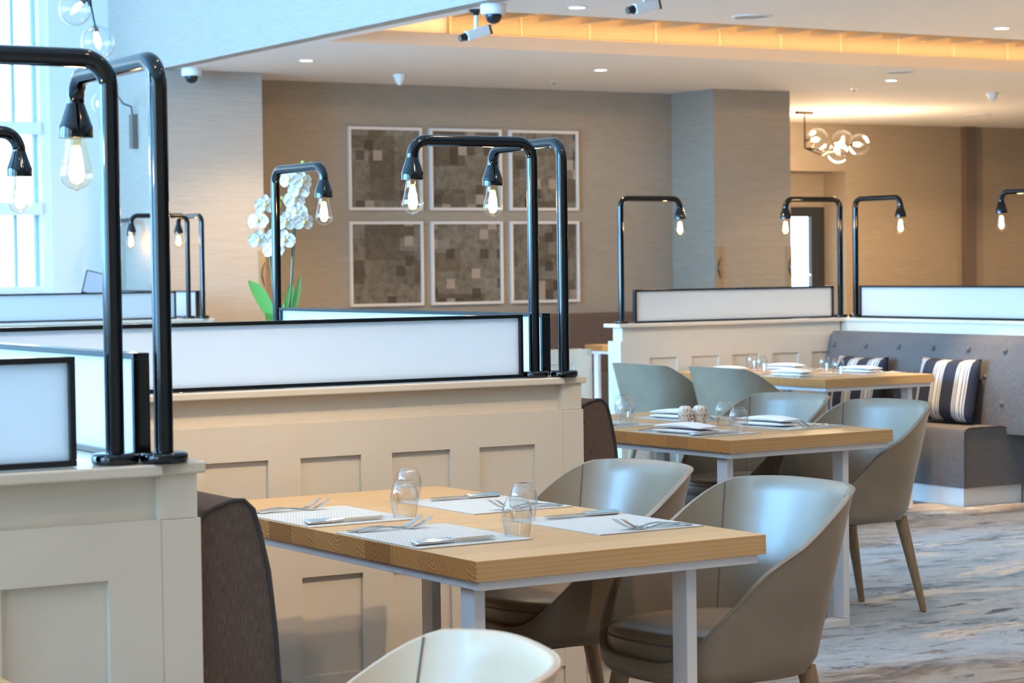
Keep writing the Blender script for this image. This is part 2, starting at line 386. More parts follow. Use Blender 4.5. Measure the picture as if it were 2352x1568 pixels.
# window wall at the far left end of the atrium
WX0, WX1, WZ0, WZ1, WY = 2.7, 6.28, 1.22, 4.7, 17.6
EW = [(WX0, WX1), (-1.6, 2.1), (-5.4, -2.2)]
b = MB(); b.box(WX1, XB, WY, WY+.3, 0, ZH); b.box(2.1, WX0, WY, WY+.3, 0, ZH); b.box(-2.2, -1.6, WY, WY+.3, 0, ZH); b.box(-5.7, -5.4, WY, WY+.3, 0, ZH)
for e0, e1 in EW: b.box(e0, e1, WY, WY+.3, 0, WZ0); b.box(e0, e1, WY, WY+.3, WZ1, ZH)
struct('wall_end', b, M['whitewall'])
def window(n, horiz, a0, a1, z0, z1, at, bars, rails, depth=.07):
    w = bpy.data.objects.new('window_%d' % n, None); COL.objects.link(w); w['kind'] = 'structure'
    def B(u0, u1, v0, v1, q0, q1): return MB().box(u0, u1, v0, v1, q0, q1) if horiz else MB().box(v0, v1, u0, u1, q0, q1)
    for u in (a0+.03, a1-.03): obj('window_frame', B(u-.03, u+.03, at-depth, at+depth, z0, z1), M['white'], w)
    for z in (z0+.03, z1-.03): obj('window_frame', B(a0+.06, a1-.06, at-depth, at+depth, z-.03, z+.03), M['white'], w)
    for z in rails: obj('transom', B(a0+.06, a1-.06, at-depth-.02, at+depth, z-.05, z+.05), M['white'], w)
    for u in bars: obj('mullion', B(u-.014, u+.014, at+.02, at+.06, z0+.06, z1-.06), M['railblue'], w)
    obj('pane', B(a0+.06, a1-.06, at+.065, at+.07, z0+.06, z1-.06), M['pane'], w)
    obj('window_sill', B(a0-.05, a1+.05, at-depth-.12, at, z0-.06, z0), M['white'], w)
M['railblue'] = mat('grey_blue_metal', (.42,.55,.62), .5)
window(1, True, WX0, WX1, WZ0, WZ1, WY+.12, [6.20-.17*k for k in range(19)], [1.90, 2.545, 3.15, 3.9])
window(7, True, -1.6, 2.1, WZ0, WZ1, WY+.12, [1.95-.17*k for k in range(21)], [1.90, 2.545, 3.15, 3.9])
window(8, True, -5.4, -2.2, WZ0, WZ1, WY+.12, [-2.35-.17*k for k in range(18)], [1.90, 2.545, 3.15, 3.9])
for i, y in enumerate(WIN_Y):
    window(2+i, False, y-1.7, y+1.7, .9, 4.8, -5.6, [y-.55, y+.55], [2.6], .06)
b = MB(); ys = [-3.2] + [v for y in WIN_Y for v in (y-1.7, y+1.7)] + [17.9]
for k in range(0, len(ys), 2): b.box(-5.7, -5.5, ys[k], ys[k+1], 0, ZH)
for y in WIN_Y: b.box(-5.7, -5.5, y-1.7, y+1.7, 0, .9); b.box(-5.7, -5.5, y-1.7, y+1.7, 4.8, ZH)
struct('wall_left', b, M['whitewall'])

# ---- coffer: lip, cove with louvre slats, beams, top
cf = bpy.data.objects.new('ceiling_coffer', None); COL.objects.link(cf); cf['kind'] = 'structure'
obj('coffer_lip', MB().box(CX0, CX1, CY1, CY1+.02, ZC-.001, 3.045), M['peach'], cf)
obj('coffer_lip', MB().box(CX0, CX1, CY0-.02, CY0, ZC+.001, 3.045), M['peach'], cf)
obj('coffer_ledge', MB().box(CX0, CX1, CY1+.02, 14.45, 3.021, 3.044), M['peach'], cf)
obj('coffer_top', MB().box(CX0-.2, CX1, CY0-.3, 14.5, 3.40, 3.44), M['peach'], cf)
obj('coffer_wall', MB().box(CX0-.2, CX1, 14.42, 14.46, 3.045, 3.40), M['peach'], cf)
obj('coffer_wall', MB().box(CX0-.2, CX0-.16, CY0-.3, 14.42, 3.04, 3.40), M['peach'], cf)
obj('coffer_wall', MB().box(CX0-.2, CX1, CY0-.3, CY0-.26, 3.04, 3.40), M['peach'], cf)
sl = MB().box(8.15, CX1, 14.385, 14.41, 0, .008).mesh('louvre_slat', M['slat'])
for k in range(14): obj('louvre_slat', sl, parent=cf, loc=(0, 0, 3.05+.0135*k))
jb = MB().box(0, .012, 14.380, 14.41, 3.045, 3.24).mesh('louvre_joint', M['slat'])
for k in range(20): obj('louvre_joint', jb, parent=cf, loc=(8.15+.6*k, 0, 0))
bmsh = MB().box(0, .05, CY0-.25, 14.2, 3.165, 3.40).mesh('coffer_beam', M['beam'])
for k in range(35): obj('coffer_beam', bmsh, parent=cf, loc=(7.35+.36*k, 0, 0))
COVE = (1.0, .67, .35)
area('cove_strip', (13.5, 14.30, 3.06), (math.radians(180), 0, 0), 13, .06, 27, COVE)
area('cove_strip', (13.5, CY0-.12, 3.09), (math.radians(92), 0, 0), 13, .06, 60, COVE)  # unseen near-side strip, added to light the lip and louvre

# ------------------------------------------------------------------ ceiling fixtures
def downlight(x, y, label, power=120):
    t = thing('downlight', label, 'downlight', (x, y, ZC), group='recessed ceiling downlights')
    obj('trim_ring', MB().lathe([(.062,0),(.062,-.006),(.048,-.006),(.048,0)], 24, cap=False), M['white'], t, smooth=40)
    obj('lens', MB().lathe([(.048,-.001),(.048,-.004)], 24), M['disc'], t)
    spot((x, y, ZC-.02), power)
downlight(7.51, 15.43, 'lit recessed downlight above the white orchid, near the pale pier', 200)
downlight(10.04, 15.28, 'lit recessed downlight in the ceiling in front of the pictures')
downlight(12.97, 15.19, 'lit recessed downlight in front of the wallpapered column')
downlight(7.47, 11.62, 'lit recessed downlight beside the white box camera at the top edge')
downlight(10.76, 11.47, 'lit recessed downlight at the upper right, in front of the slatted coffer')
for x, y, e in ((7.8, 8.2, 25), (11.2, 8.0, 300), (8.8, 4.6, 200), (11.2, 4.8, 520), (14.0, 11.4, 450), (16.0, 15.1, 260), (14.0, 8, 560), (9.6, 13.2, 170), (12.2, 13.2, 170)):
    spot((x, y, ZC-.03), e)  # unseen spots added for general light and a brighter ceiling
aimed((8.5, 9.5, ZC-.04), (8.93, 9.88, .45), 420, .5)  # spot added to warm the tufted bench seat, no fixture
# added spots without fixtures, brightening the dividers, pier and picture wall
aimed((3.6, 2.6, ZH-.06), (2.9, 6.2, .85), 380, .55); aimed((2.4, 2.9, ZH-.06), (2.2, 6.2, .85), 300, .5)
aimed((7.3, 14.0, ZC-.04), (7.2, 16.55, 1.5), 70, 1.0); aimed((8.3, 8.4, ZC-.04), (8.4, 11.4, .9), 130, .75); aimed((8.0, 14.6, ZC-.04), (8.3, 17.2, 1.5), 30, 1.1); aimed((11.2, 14.6, ZC-.04), (10.8, 17.2, 1.5), 45, 1.1)
for x, y, e in ((-2.0, -1.5, 190), (1.5, -1.8, 210), (4.5, -1.5, 280), (3.6, 1.0, 160), (5.4, 3.2, 160), (.9, 2.6, 60), (3.4, 4.4, 50), (5.2, 6.2, 60), (2.6, 8.0, 60), (3.2, 10.2, 40), (1.0, 9.0, 70), (3.0, 13.2, 80)):
    spot((x, y, ZH-.05), e*1.1, (1, .62, .31), size=1.9)  # unseen warm spots added under the atrium ceiling, filling camera-side faces
for x in (14.6, 16.2, 17.6, 19.5): spot((x, 19.0, ZC-.03), 60, (1,.66,.36))  # unseen wash spots added to warm the right wall

def smoke(x, y, label):
    t = thing('smoke_detector', label, 'smoke detector', (x, y, ZC), group='smoke detectors')
    obj('base', MB().lathe([(.055,0),(.055,-.018),(.05,-.024)], 20), M['white'], t, smooth=40)
    obj('head', MB().lathe([(.046,-.024),(.038,-.055),(.03,-.066),(.024,-.07)], 20), M['white'], t, smooth=40)
    obj('sensor', MB().lathe([(.02,-.07),(.016,-.085)], 12), M['white'], t, smooth=40)
smoke(8.765, 16.3, 'white smoke detector on the ceiling above the pictures')
smoke(14.86, 15.97, 'white smoke detector on the ceiling at the far right')
def speaker(x, y, label):
    t = thing('ceiling_speaker', label, 'speaker', (x, y, ZC), group='round ceiling speakers')
    obj('rim', MB().lathe([(.13,0),(.13,-.006),(.115,-.008),(.115,0)], 28, cap=False), M['white'], t, smooth=40)
    obj('grille', MB().lathe([(.115,-.002),(.115,-.004)], 28), M['mesh'], t)
M['mesh'] = mat('speaker_mesh', (.45,.43,.41), .7)
speaker(8.77, 11.6, 'round ceiling speaker between the box camera and the right edge')
speaker(12.48, 14.5, 'round ceiling speaker just behind the coffer')
speaker(17.0, 18.5, 'round ceiling speaker near the far right wall')
for x, y, l in ((13.27, 16.05, 'small sprinkler head near the wallpapered column'), (10.3, 16.4, 'small sprinkler head above the picture wall')):
    t = thing('sprinkler', l, 'sprinkler', (x, y, ZC)); obj('plate', MB().lathe([(.035,0),(.033,-.006)], 16), M['white'], t); obj('nozzle', MB().lathe([(.01,-.006),(.01,-.02),(.018,-.024)], 10), M['chrome'], t)

def dome(x, y, label):
    t = thing('dome_camera', label, 'camera', (x, y, ZC), group='dome security cameras')
    obj('housing', MB().lathe([(.075,0),(.078,-.01),(.078,-.05),(.072,-.062)], 28), M['white'], t, smooth=40)
    obj('lens_dome', MB().lathe([(.05,-.062),(.05,-.075),(.042,-.098),(.028,-.112),(.01,-.118)], 20), M['black'], t, smooth=60)
dome(6.93, 11.7, 'white dome camera on the ceiling beside the coffer')
dome(6.99, 16.38, 'white dome camera at the ceiling corner of the pale pier')
def boxcam(p, label, yaw, pitch, drop):
    t = thing('box_camera', label, 'camera', p, group='white box cameras')
    obj('bracket_plate', MB().lathe([(.045,0),(.045,-.006),(.02,-.02),(.014,-.035)], 16), M['frame'], t, smooth=40)
    obj('bracket_arm', MB().tube([(0,0,-.03),(0,0,-drop)], .012, 10), M['white'], t, smooth=40)
    Rm = Matrix.Translation((0,0,-drop-.028)) @ Matrix.Rotation(yaw, 4, 'Z') @ Matrix.Rotation(pitch, 4, 'Y')
    def part(nm, mb, m, **k):
        o = obj(nm, mb, m, t, **k); o.matrix_local = Rm; return o
    part('camera_body', MB().box(-.075, .085, -.03, .03, -.03, .03), M['white'], bevel=.008)
    part('lens', MB().tube([(-.074,0,0),(-.085,0,0),(-.086,0,0),(-.118,0,0)], [.026,.026,.021,.021], 16), M['black'], smooth=40)
    part('rear_plate', MB().box(.085, .097, -.026, .026, -.03, .026), M['bronze'])
    part('cable', MB().tube([(.097,0,.01),(.125,.0,.02),(.14,.0,.06),(.11,.0,.10),(.06,0,.115),(.02,0,.10)], .004, 8), M['white'], smooth=60)
boxcam((6.985, 12.0, ZC), 'white box camera on a bracket beside the coffer, lens pointing left', .5-.55, -.30, .115)
boxcam((7.40, 10.80, ZC), 'white box camera at the top edge of the photo, lens pointing left', .5-.55, -.22, .06)

# ------------------------------------------------------------------ pictures
k = 0
fx = [(8.74, 9.445), (9.525, 10.24), (10.32, 11.035)]; fz = [(1.88, 2.585), (1.065, 1.785)]
PL = ['top left', 'top middle', 'top right', 'bottom left', 'bottom middle', 'bottom right']
for zi in range(2):
    for xi in range(3):
        x0, x1 = fx[xi]; z0, z1 = fz[zi]; cx, cz = (x0+x1)/2, (z0+z1)/2; w, h = (x1-x0)/2, (z1-z0)/2
        t = thing('picture', 'dark abstract print in a pale frame, %s of the six' % PL[k], 'picture', (cx, 17.2, cz), group='six framed prints on the back wall')
        b = MB(); q = .024
        b.box(-w, w, -.03, 0, h-q, h); b.box(-w, w, -.03, 0, -h, -h+q); b.box(-w, -w+q, -.03, 0, -h+q, h-q); b.box(w-q, w, -.03, 0, -h+q, h-q)
        obj('frame', b, M['art_frame'], t); obj('print', MB().box(-w+q, w-q, -.014, -.004, -h+q, h-q), artwork(k+1), t); k += 1

# wall boards with a black motif
for (x, y, l) in ((7.632, 16.55, 'narrow wooden wall board with black motif at the pier corner'), (12.10, 16.55, 'narrow wooden wall board with black motif at the left edge of the column'), (12.895, 16.55, 'narrow wooden wall board at the right edge of the column')):
    t = thing('wall_board', l, 'wall board', (x, y, 1.35))
    obj('board', MB().box(-.026, .026, -.02, 0, -.2, .19), M['boardwood'], t)
    obj('motif', MB().tube([(.022-.032*math.sin(PI*i/10), -.022, -.10+.2*i/10) for i in range(11)], [.003+.012*math.sin(PI*i/10) for i in range(11)], 8, flat=.3), M['black'], t)

# ------------------------------------------------------------------ booth dividers
def a_wall(t, x0, x1, yf, th, panel_l, pw=.205, end_left=False):
    """wainscoted run along x, front face at yf"""
    wf = yf+.02
    obj('core', MB().box(x0, x1, wf+.016, yf+th-.02, .11, .935), M['cream'], t)
    obj('frieze', MB().box(x0+(.03 if end_left else 0), x1, wf+.026, yf+th-.03, .935, 1.018), M['cream'], t)
    obj('plinth', MB().box(x0, x1, wf+.006, yf+th-.02, 0, .112), M['cream'], t, bevel=.003)
    xs = sorted(panel_l); zs = ((.17, .47), (.57, .83))
    b = MB()
    b.box(x0, x1, wf, wf+.016, .83, .935); b.box(x0, x1, wf, wf+.016, .47, .57); b.box(x0, x1, wf, wf+.016, .11, .17)
    edges = [x0] + [v for x in xs for v in (x, x+pw)] + [x1]
    for z0, z1 in zs:
        for i in range(0, len(edges), 2): b.box(edges[i], edges[i+1], wf, wf+.016, z0, z1)
    obj('stile_frame', b, M['cream'], t)
    for z0, z1 in zs:
        for x in xs: obj('panel', MB().box(x, x+pw, wf+.0135, wf+.0165, z0, z1), M['cream'], t)
    obj('cap', MB().box(x0-(.02 if end_left else 0), x1, yf, yf+th, 1.018, 1.04), M['cream'], t, bevel=.004)
def b_wall(t, xc, y0, y1, w=.15):
    h = w/2
    obj('side_core', MB().box(xc-h, xc+h, y0, y1, .0, .935), M['cream'], t)
    obj('side_frieze', MB().box(xc-h+.012, xc+h-.008, y0, y1, .935, 1.018), M['cream'], t)
def screen(label, x0, x1, y0, y1, along):
    z0, z1, q = 1.041, 1.243, .0115
    t = thing('glass_screen', label, 'glass screen', ((x0+x1)/2, (y0+y1)/2, z0), group='frosted screens on the booth dividers')
    L = ((x1-x0) if along == 'x' else (y1-y0))/2; d = .0165; H = z1-z0
    def B(u0, u1, v0, v1, a, c): return MB().box(u0, u1, v0, v1, a, c) if along == 'x' else MB().box(v0, v1, u0, u1, a, c)
    for z in (0, H-q): obj('frame_rail', B(-L, L, -d, d, z, z+q), M['frame'], t, bevel=.0015)
    for u in (-L, L-q): obj('frame_post', B(u, u+q, -d, d, q, H-q), M['frame'], t, bevel=.0015)
    obj('pane', B(-L+q, L-q, -.004, .004, q, H-q), M['frost'], t)

ARM = .435
def make_lamp():
    t = thing('pipe_lamp', 'x', 'lamp')
    obj('base', MB().lathe([(.042,0),(.0445,.003),(.0445,.015),(.041,.019),(.02,.0195)], 32), M['metal'], t, smooth=50)
    obj('pole', MB().tube(rpath([(0,0,.018),(0,0,.750),(ARM,0,.750),(ARM,0,.690)], .052, 8), .0178, 20), M['metal'], t, smooth=60)
    sh = obj('socket_cup', MB().lathe([(.0185,.696),(.0205,.690),(.022,.685),(.0335,.652),(.0345,.650),(.0345,.627),(.032,.6265),(.02,.6265)], 28, c=(ARM,0,0)), M['metal'], t, smooth=30)
    bl = obj('bulb', MB().lathe([(.0195,.632),(.0205,.620),(.0245,.595),(.0300,.572),(.0338,.556),(.0335,.547),(.0285,.535),(.018,.5265),(.007,.5225),(.0015,.5195)], 24, c=(ARM,0,0)), M['bulbglass'], t, smooth=70)
    b = MB()
    for q in range(6):
        a = q*PI/3; b.tube([(ARM+.006*math.cos(a), .006*math.sin(a), .607), (ARM+.0135*math.cos(a+.35), .0135*math.sin(a+.35), .553)], .0028, 6)
    obj('filament', b, M['bulbcore'], bl)
    obj('bulb_stem', MB().lathe([(.012,.632),(.007,.612),(.004,.600)], 10, c=(ARM,0,0)), M['bulbglass'], bl, smooth=60)
    return t
lamp0 = make_lamp(); lamp_used = [False]
def lamp(x, y, rz, label, power=2.5, z=1.041):
    if lamp_used[0]: t = dup(lamp0, (x, y, z), rz, label)
    else: t = lamp0; t.location = (x, y, z); t.rotation_euler = (0, 0, rz); t['label'] = label; lamp_used[0] = True
    t['group'] = 'pipe lamps on the booth dividers'
    l = bpy.data.lights.new('bulb_glow', 'POINT'); l.energy = power; l.color = (1.0, .62, .28); l.shadow_soft_size = .018
    o = bpy.data.objects.new('bulb_glow', l); COL.objects.link(o); o.location = (x+ARM*math.cos(rz), y+ARM*math.sin(rz), z+.57)

def module(cx, cy, LA, LB, name, panels, a_left=None):
    t = thing('booth_divider', name, 'divider', (cx, cy, 0), group='cream booth dividers')
    a_wall(t, -LA, -.09, 0, .175, panels)
    obj('corner_post', MB().box(-.09, -.016, .0215, .16, .935, 1.018), M['cream'], t)
    obj('corner_post', MB().box(-.0895, -.009, .0205, .16, .0, .934), M['cream'], t, bevel=.002)
    b_wall(t, -.0845, .16, LB)
    obj('cap', MB().box(-.0898, 0, .012, LB+.02, 1.0182, 1.0402), M['cream'], t, bevel=.004)
    obj('cap', MB().box(-.175, -.0895, .176, LB+.02, 1.0182, 1.0402), M['cream'], t, bevel=.004)
    return t
pl2 = [-.399-.3105*k for k in range(7)]
module(3.985, 6.155, 2.33, 2.78, 'cream panelled divider behind the nearest laid table, orchid at its far end', pl2)
module(1.705, 3.945, 2.4, 2.18, 'cream panelled divider in the lower left foreground', pl2)
module(6.74, 15.43, 2.4, 1.9, 'white divider in front of the far left window', pl2)
screen('frosted glass screen behind the nearest laid table, in the middle of the photo', 1.80, 3.77, 6.2035, 6.2365, 'x')
screen('frosted glass screen running from the central lamp pair back to the orchid', 3.8835, 3.9165, 6.275, 8.265, 'y')
screen('frosted glass screen at the left edge, lower of the two nearest', -.55, 1.465, 3.9935, 4.0265, 'x')
screen('frosted glass screen behind the nearest pair of lamp poles', 1.6035, 1.6365, 4.06, 5.95, 'y')
screen('frosted glass screen in front of the far left window', 4.6, 6.46, 15.49, 15.523, 'x')
screen('short-looking frosted glass screen seen end-on beside the pale pier', 6.6435, 6.6765, 15.56, 17.25, 'y')
lamp(3.821, 6.222, PI, 'pipe lamp whose bulb hangs before the left column of pictures')
lamp(3.908, 6.183, PI/2, 'pipe lamp whose bulb hangs before the middle column of pictures')
lamp(3.905, 8.325, -PI/2, 'pipe lamp standing directly in front of the white orchid')
lamp(1.693, 6.22, 0, 'pipe lamp entering from the left edge, only its bulb and elbow in view')
lamp(1.545, 4.01, PI, 'nearest pipe lamp, thick pole with its arm leaving the left edge')
lamp(1.628, 3.975, PI/2, 'near pipe lamp with the biggest glowing bulb in view')
lamp(6.56, 15.5, PI, 'distant pipe lamp at left whose bulb hangs before the blue-lit pier side')
lamp(6.66, 15.47, PI/2, 'distant pipe lamp nearest the pale pier on the left', 1.0)
lamp(6.66, 17.30, -PI/2, 'farthest pipe lamp on the left, mostly behind the thick near pole', .5)
# return ledge carrying the orchid
t = thing('divider_end', 'cream end block of the central divider, under the orchid', 'divider', (4.30, 9.07, 0))
obj('block', MB().box(-.30, .25, -.12, .15, 0, 1.018), M['cream'], t); obj('cap', MB().box(-.31, .27, -.14, .17, 1.018, 1.04), M['cream'], t, bevel=.004)

# far right L-shaped divider with its tufted bench
t = thing('booth_divider', 'cream L-shaped divider behind the tufted bench', 'divider', (9.45, 11.335, 0), group='cream booth dividers')
a_wall(t, -1.87, -.17, 0, .175, [-.42-.3105*k for k in range(5)], end_left=True)
obj('side_core', MB().box(-.17, -.02, -2.3, .155, 0, .935), M['cream'], t); obj('side_frieze', MB().box(-.158, -.03, -2.3, .145, .935, 1.018), M['cream'], t)
obj('cap', MB().box(-.1698, 0, -2.32, .175, 1.0182, 1.0402), M['cream'], t, bevel=.004)
screen('frosted glass screen on the divider behind the far laid table', 7.71, 9.235, 11.3835, 11.4165, 'x')
screen('frosted glass screen above the tufted bench at right', 9.3485, 9.3815, 9.62, 11.275, 'y')
lamp(7.62, 11.40, 0, 'pipe lamp at the left end of the far right divider')
lamp(9.30, 11.40, PI, 'left of the two pipe lamps standing close together at the far right corner')
lamp(9.365, 11.325, -PI/2, 'right of the two pipe lamps standing close together at the far right corner')
lamp(9.365, 9.56, PI/2, 'pipe lamp cut off by the right edge')
# low half wall left of it
t = thing('half_wall', 'low cream panelled half wall beside the far right divider', 'half wall', (7.05, 11.62, 0))
obj('body', MB().box(-.75, .49, 0, .14, 0, .885), M['cream'], t, bevel=.004)
b = MB(); b.box(-.75, .49, -.012, 0, .80, .885); b.box(.36, .49, -.012, 0, 0, .80); b.box(-.75, .36, -.012, 0, 0, .15)
obj('stile_frame', b, M['cream'], t); obj('panel', MB().box(-.75, .36, -.003, 0, .15, .80), M['cream'], t)

# ------------------------------------------------------------------ benches
def bench(name, x0, y0, y1, label, m, buttons=False, mirror=False, z_top=.962, depth=.58, ext=0):
    """back against x0; seat towards +x (or -x when mirrored)"""
    t = thing('banquette', label, 'bench', (x0, y0, 0), group='upholstered banquettes')
    s = -1 if mirror else 1; L = y1-y0
    prof = [(.004,.40),(.004,z_top-.032),(.012,z_top-.022),(.035,z_top-.012),(.07,z_top-.002),(.092,z_top-.003),(.112,z_top-.022),(.126,z_top-.07),(.142,.82),(.155,.70),(.162,.58),(.165,.40)]
    if s < 0: prof = [(-a, z) for a, z in prof]
    obj('backrest', MB().prism(prof, 'y', -ext, L), m, t, smooth=35)
    obj('back_piping', MB().tube([(a, -ext-.002, z) for a, z in prof[1:]], .0042, 8), M['piping'], t, smooth=60)
    e = .012
    seat = [(.165,.40),(.165,.435),(.2,.446),(depth-.04,.446),(depth-.012,.438),(depth,.42),(depth,.106),(.01,.106),(.01,.40)]
    if s < 0: seat = [(-a, z) for a, z in seat]
    obj('seat', MB().prism(seat, 'y', 0, L), m, t, smooth=35)
    obj('seat_piping', MB().tube([(s*a, -.002, z) for a, z in ((.166,.437),(.2,.447),(depth-.04,.447),(depth-.012,.439),(depth,.42))] + [(s*depth, -.002, .11)], .0038, 8), M['piping'], t, smooth=60)
    pa, pb = sorted((s*.02, s*(depth-.02)))
    obj('plinth', MB().box(pa, pb, .03, L, 0, .106), M['cream'] if not mirror else M['whitewall'], t)
    if buttons:
        bm_ = MB().lathe([(.001,.010),(.012,.008),(.0165,.002),(.0165,-.004)], 16, cap=False).mesh('tuft_button', m, 60)
        for r, (z, a) in enumerate(((.875,.137),(.722,.153),(.572,.162))):
            for q in range(7):
                yy = .035+.3085*q + (.15 if r == 1 else 0)
                if yy > L-.02: continue
                o = obj('tuft_button', bm_, parent=t, loc=(s*(a-.002), yy, z)); o.rotation_euler = (0, s*PI/2, 0)
    return t
bench('banquette', 1.70, 3.985, 6.12, 'brown tweed banquette in the foreground, beside the nearest laid table', M['tweed'])
bench('banquette', 3.98, 6.215, 8.60, 'brown tweed banquette beside the laid table with the salt and pepper', M['tweed'])
bench('banquette', 9.278, 9.70, 11.33, 'button-tufted grey banquette with striped cushions', M['tweed2'], True, True, depth=.48, ext=.55)

def far_bench():
    t = thing('banquette', 'long dark brown banquette under the pictures', 'bench', (10.9, 17.19, 0), group='upholstered banquettes')
    obj('backrest', MB().box(-2.6, 1.1, -.16, 0, .40, .965), M['tweed'], t, bevel=.03, seg=3); obj('seat', MB().box(-2.6, 1.1, -.6, -.16, .1, .45), M['tweed'], t, bevel=.02)
    obj('plinth', MB().box(-2.55, 1.05, -.57, -.02, 0, .1), M['cream'], t)

# ------------------------------------------------------------------ tables
def table(x, y, rz, w, L, label, n, legs, nearleg=.07, farleg=.33, z=.75):
    """origin: near-left corner on the floor; w along x, L along y; staves run along x"""
    t = thing('dining_table', label, 'table', (x, y, 0), rz, group='oak dining tables')
    zt = z-.047; d = L/n
    st = MB().box(0, w, 0, d-.0006, 0, .047).mesh('stave', M['oak'])
    for k in range(n): obj('stave', st, parent=t, loc=(0, k*d, zt), bevel=.0008, seg=1)
    b = MB(); q = .014; zf = zt-.022
    b.box(q, w-q, q, q+.03, zf, zt); b.box(q, w-q, L-q-.03, L-q, zf, zt); b.box(q, q+.03, q+.03, L-q-.03, zf, zt); b.box(w-q-.03, w-q, q+.03, L-q-.03, zf, zt)
    obj('under_frame', b, M['whitemetal'], t, bevel=.002)
    for yy in (nearleg, L-farleg):
        for xx in legs: obj('leg', MB().box(xx-.015, xx+.015, yy, yy+.06, .03, zf), M['whitemetal'], t, bevel=.003)
        obj('foot_bar', MB().box(legs[0]-.015, legs[1]+.015, yy, yy+.06, 0, .03), M['whitemetal'], t, bevel=.003)
    return t
T1 = (2.50, 4.325, math.radians(1.2)); T2 = (4.955, 6.712, math.radians(3.0)); T3 = (7.915, 9.84, math.radians(3.2))
table(*T1, .81, 1.545, 'oak table nearest the camera, laid with silver placemats and no napkins', 12, (.05, .64), .07, .27)
table(*T2, .81, 1.50, 'oak table carrying the speckled salt and pepper pots', 12, (.05, .62), .06)
table(*T3, .83, 1.42, 'far oak table in front of the tufted bench', 11, (.06, .70), .06)
table(.385, 2.10, math.radians(1.2), .81, 1.50, 'oak table of which only a corner shows at the bottom left', 12, (.05, .64))
table(10.0, 14.6, 0, .8, .9, 'far oak table seen low between the lamp poles and the half wall', 7, (.06, .72), .06, .12)
table(11.0, 15.75, 0, .9, .75, 'farthest oak table, by the brown bench under the pictures', 6, (.06, .80), .06, .12)
far_bench()

def on(T, p):   # world xy -> keep world; helper for table-local placement
    c, s_ = math.cos(T[2]), math.sin(T[2]); return (T[0]+c*p[0]-s_*p[1], T[1]+s_*p[0]+c*p[1])

# ------------------------------------------------------------------ tableware
ZT = .7505
def rect(hx, hy, h): return MB().box(-hx, hx, -hy, hy, 0, h)
mat_me = rect(.155, .205, .0022).mesh('placemat', M['mat'])
def placemat(T, p, label):
    x, y = on(T, p); o = obj('placemat', mat_me, loc=(x, y, ZT), rz=T[2]); return tag(o, label, 'placemat', 'woven silver placemats')
# tumbler, standing upside down
tp = [(r_*1.12, z_*1.04) for r_, z_ in [(.0268,0),(.0300,.020),(.0328,.038),(.0335,.050),(.0318,.064),(.0275,.078),(.0205,.0905),(.0185,.0925)]]
def tumbler_mesh():
    ip = [(r-.0016, z) for r, z in tp[:-2]] + [(.0180,.0865),(.004,.088)]
    rings = tp + []
    b = MB(); b.lathe(tp, 28, cap=False)
    b.lathe(ip, 28, cap=False); b.lathe([tp[-1], (.0005, .0955)], 28, cap=False); b.lathe([ip[-1], (.0005,.088)], 28, cap=False); b.lathe([tp[0], ip[0]], 28, cap=False)
    return b.mesh('tumbler', M['glass'], 80)
tum = tumbler_mesh()
def tumbler(x, y, label, z=.7505):
    o = obj('tumbler', tum, loc=(x, y, z)); return tag(o, label, 'tumbler', 'upside-down water tumblers')
def make_fork():
    t = thing('fork', 'x', 'fork')
    # along +x, tines at +x end
    N = 14; rings = []
    for i in range(N+1):
        u = i/N; x = -.10+.135*u
        hw = .0065*(1-u)**.8 + .0026 + .001*max(0, .2-u); zc = .0025+.010*math.sin(PI*min(1, u*1.05))*u**.6
        th = .0014
        rings.append([(x,-hw,zc-th),(x,hw,zc-th),(x,hw*.8,zc+th),(x,-hw*.8,zc+th)])
    obj('handle', MB().loft(rings), M['chrome'], t, smooth=50)
    rings = []
    for x, hw, z in ((.033,.0028,.0065),(.040,.006,.0042),(.048,.0105,.003),(.056,.0118,.0032),(.060,.0118,.0038)):
        rings.append([(x,-hw,z-.0008),(x,hw,z-.0008),(x,hw,z+.0008),(x,-hw,z+.0008)])
    obj('neck', MB().loft(rings), M['chrome'], t, smooth=50)
    for k in range(4):
        y = -.0097+.00647*k; rings = []
        for u in (0, .25, .5, .75, 1):
            x = .0595+.046*u; z = .0038+.024*u**1.35; hw = .0019*(1-.45*u)
            rings.append([(x,y-hw,z-.0007),(x,y+hw,z-.0007),(x,y+hw,z+.0007),(x,y-hw,z+.0007)])
        obj('tine', MB().loft(rings), M['chrome'], t, smooth=50)
    return t
def make_knife():
    t = thing('knife', 'x', 'knife')
    rings = []
    for x, w, h in ((-.115,.003,.002),(-.113,.0075,.0045),(-.105,.0088,.0055),(-.06,.0082,.0055),(-.018,.0068,.005),(-.008,.0062,.0046)):
        rings.append([(x+0, w*math.cos(a), .0056+h*math.sin(a)) for a in [2*PI*k/10 for k in range(10)]])
    obj('handle', MB().loft(rings), M['chrome'], t, smooth=50)
    obj('blade', MB().prism([(-.010,-.004),(.02,-.009),(.075,-.0095),(.100,-.006),(.112,.002),(.110,.0055),(-.010,.0055)], 'z', .0045, .0062), M['chrome'], t)
    return t
protos = {}
def place(kind, maker, x, y, rz, label, group, z=.7532):
    if kind not in protos:
        protos[kind] = maker(); o = protos[kind]; o.location = (x, y, z); o.rotation_euler = (0, 0, rz); o['label'] = label
    else: o = dup(protos[kind], (x, y, z), rz, label)
    o['group'] = group; return o
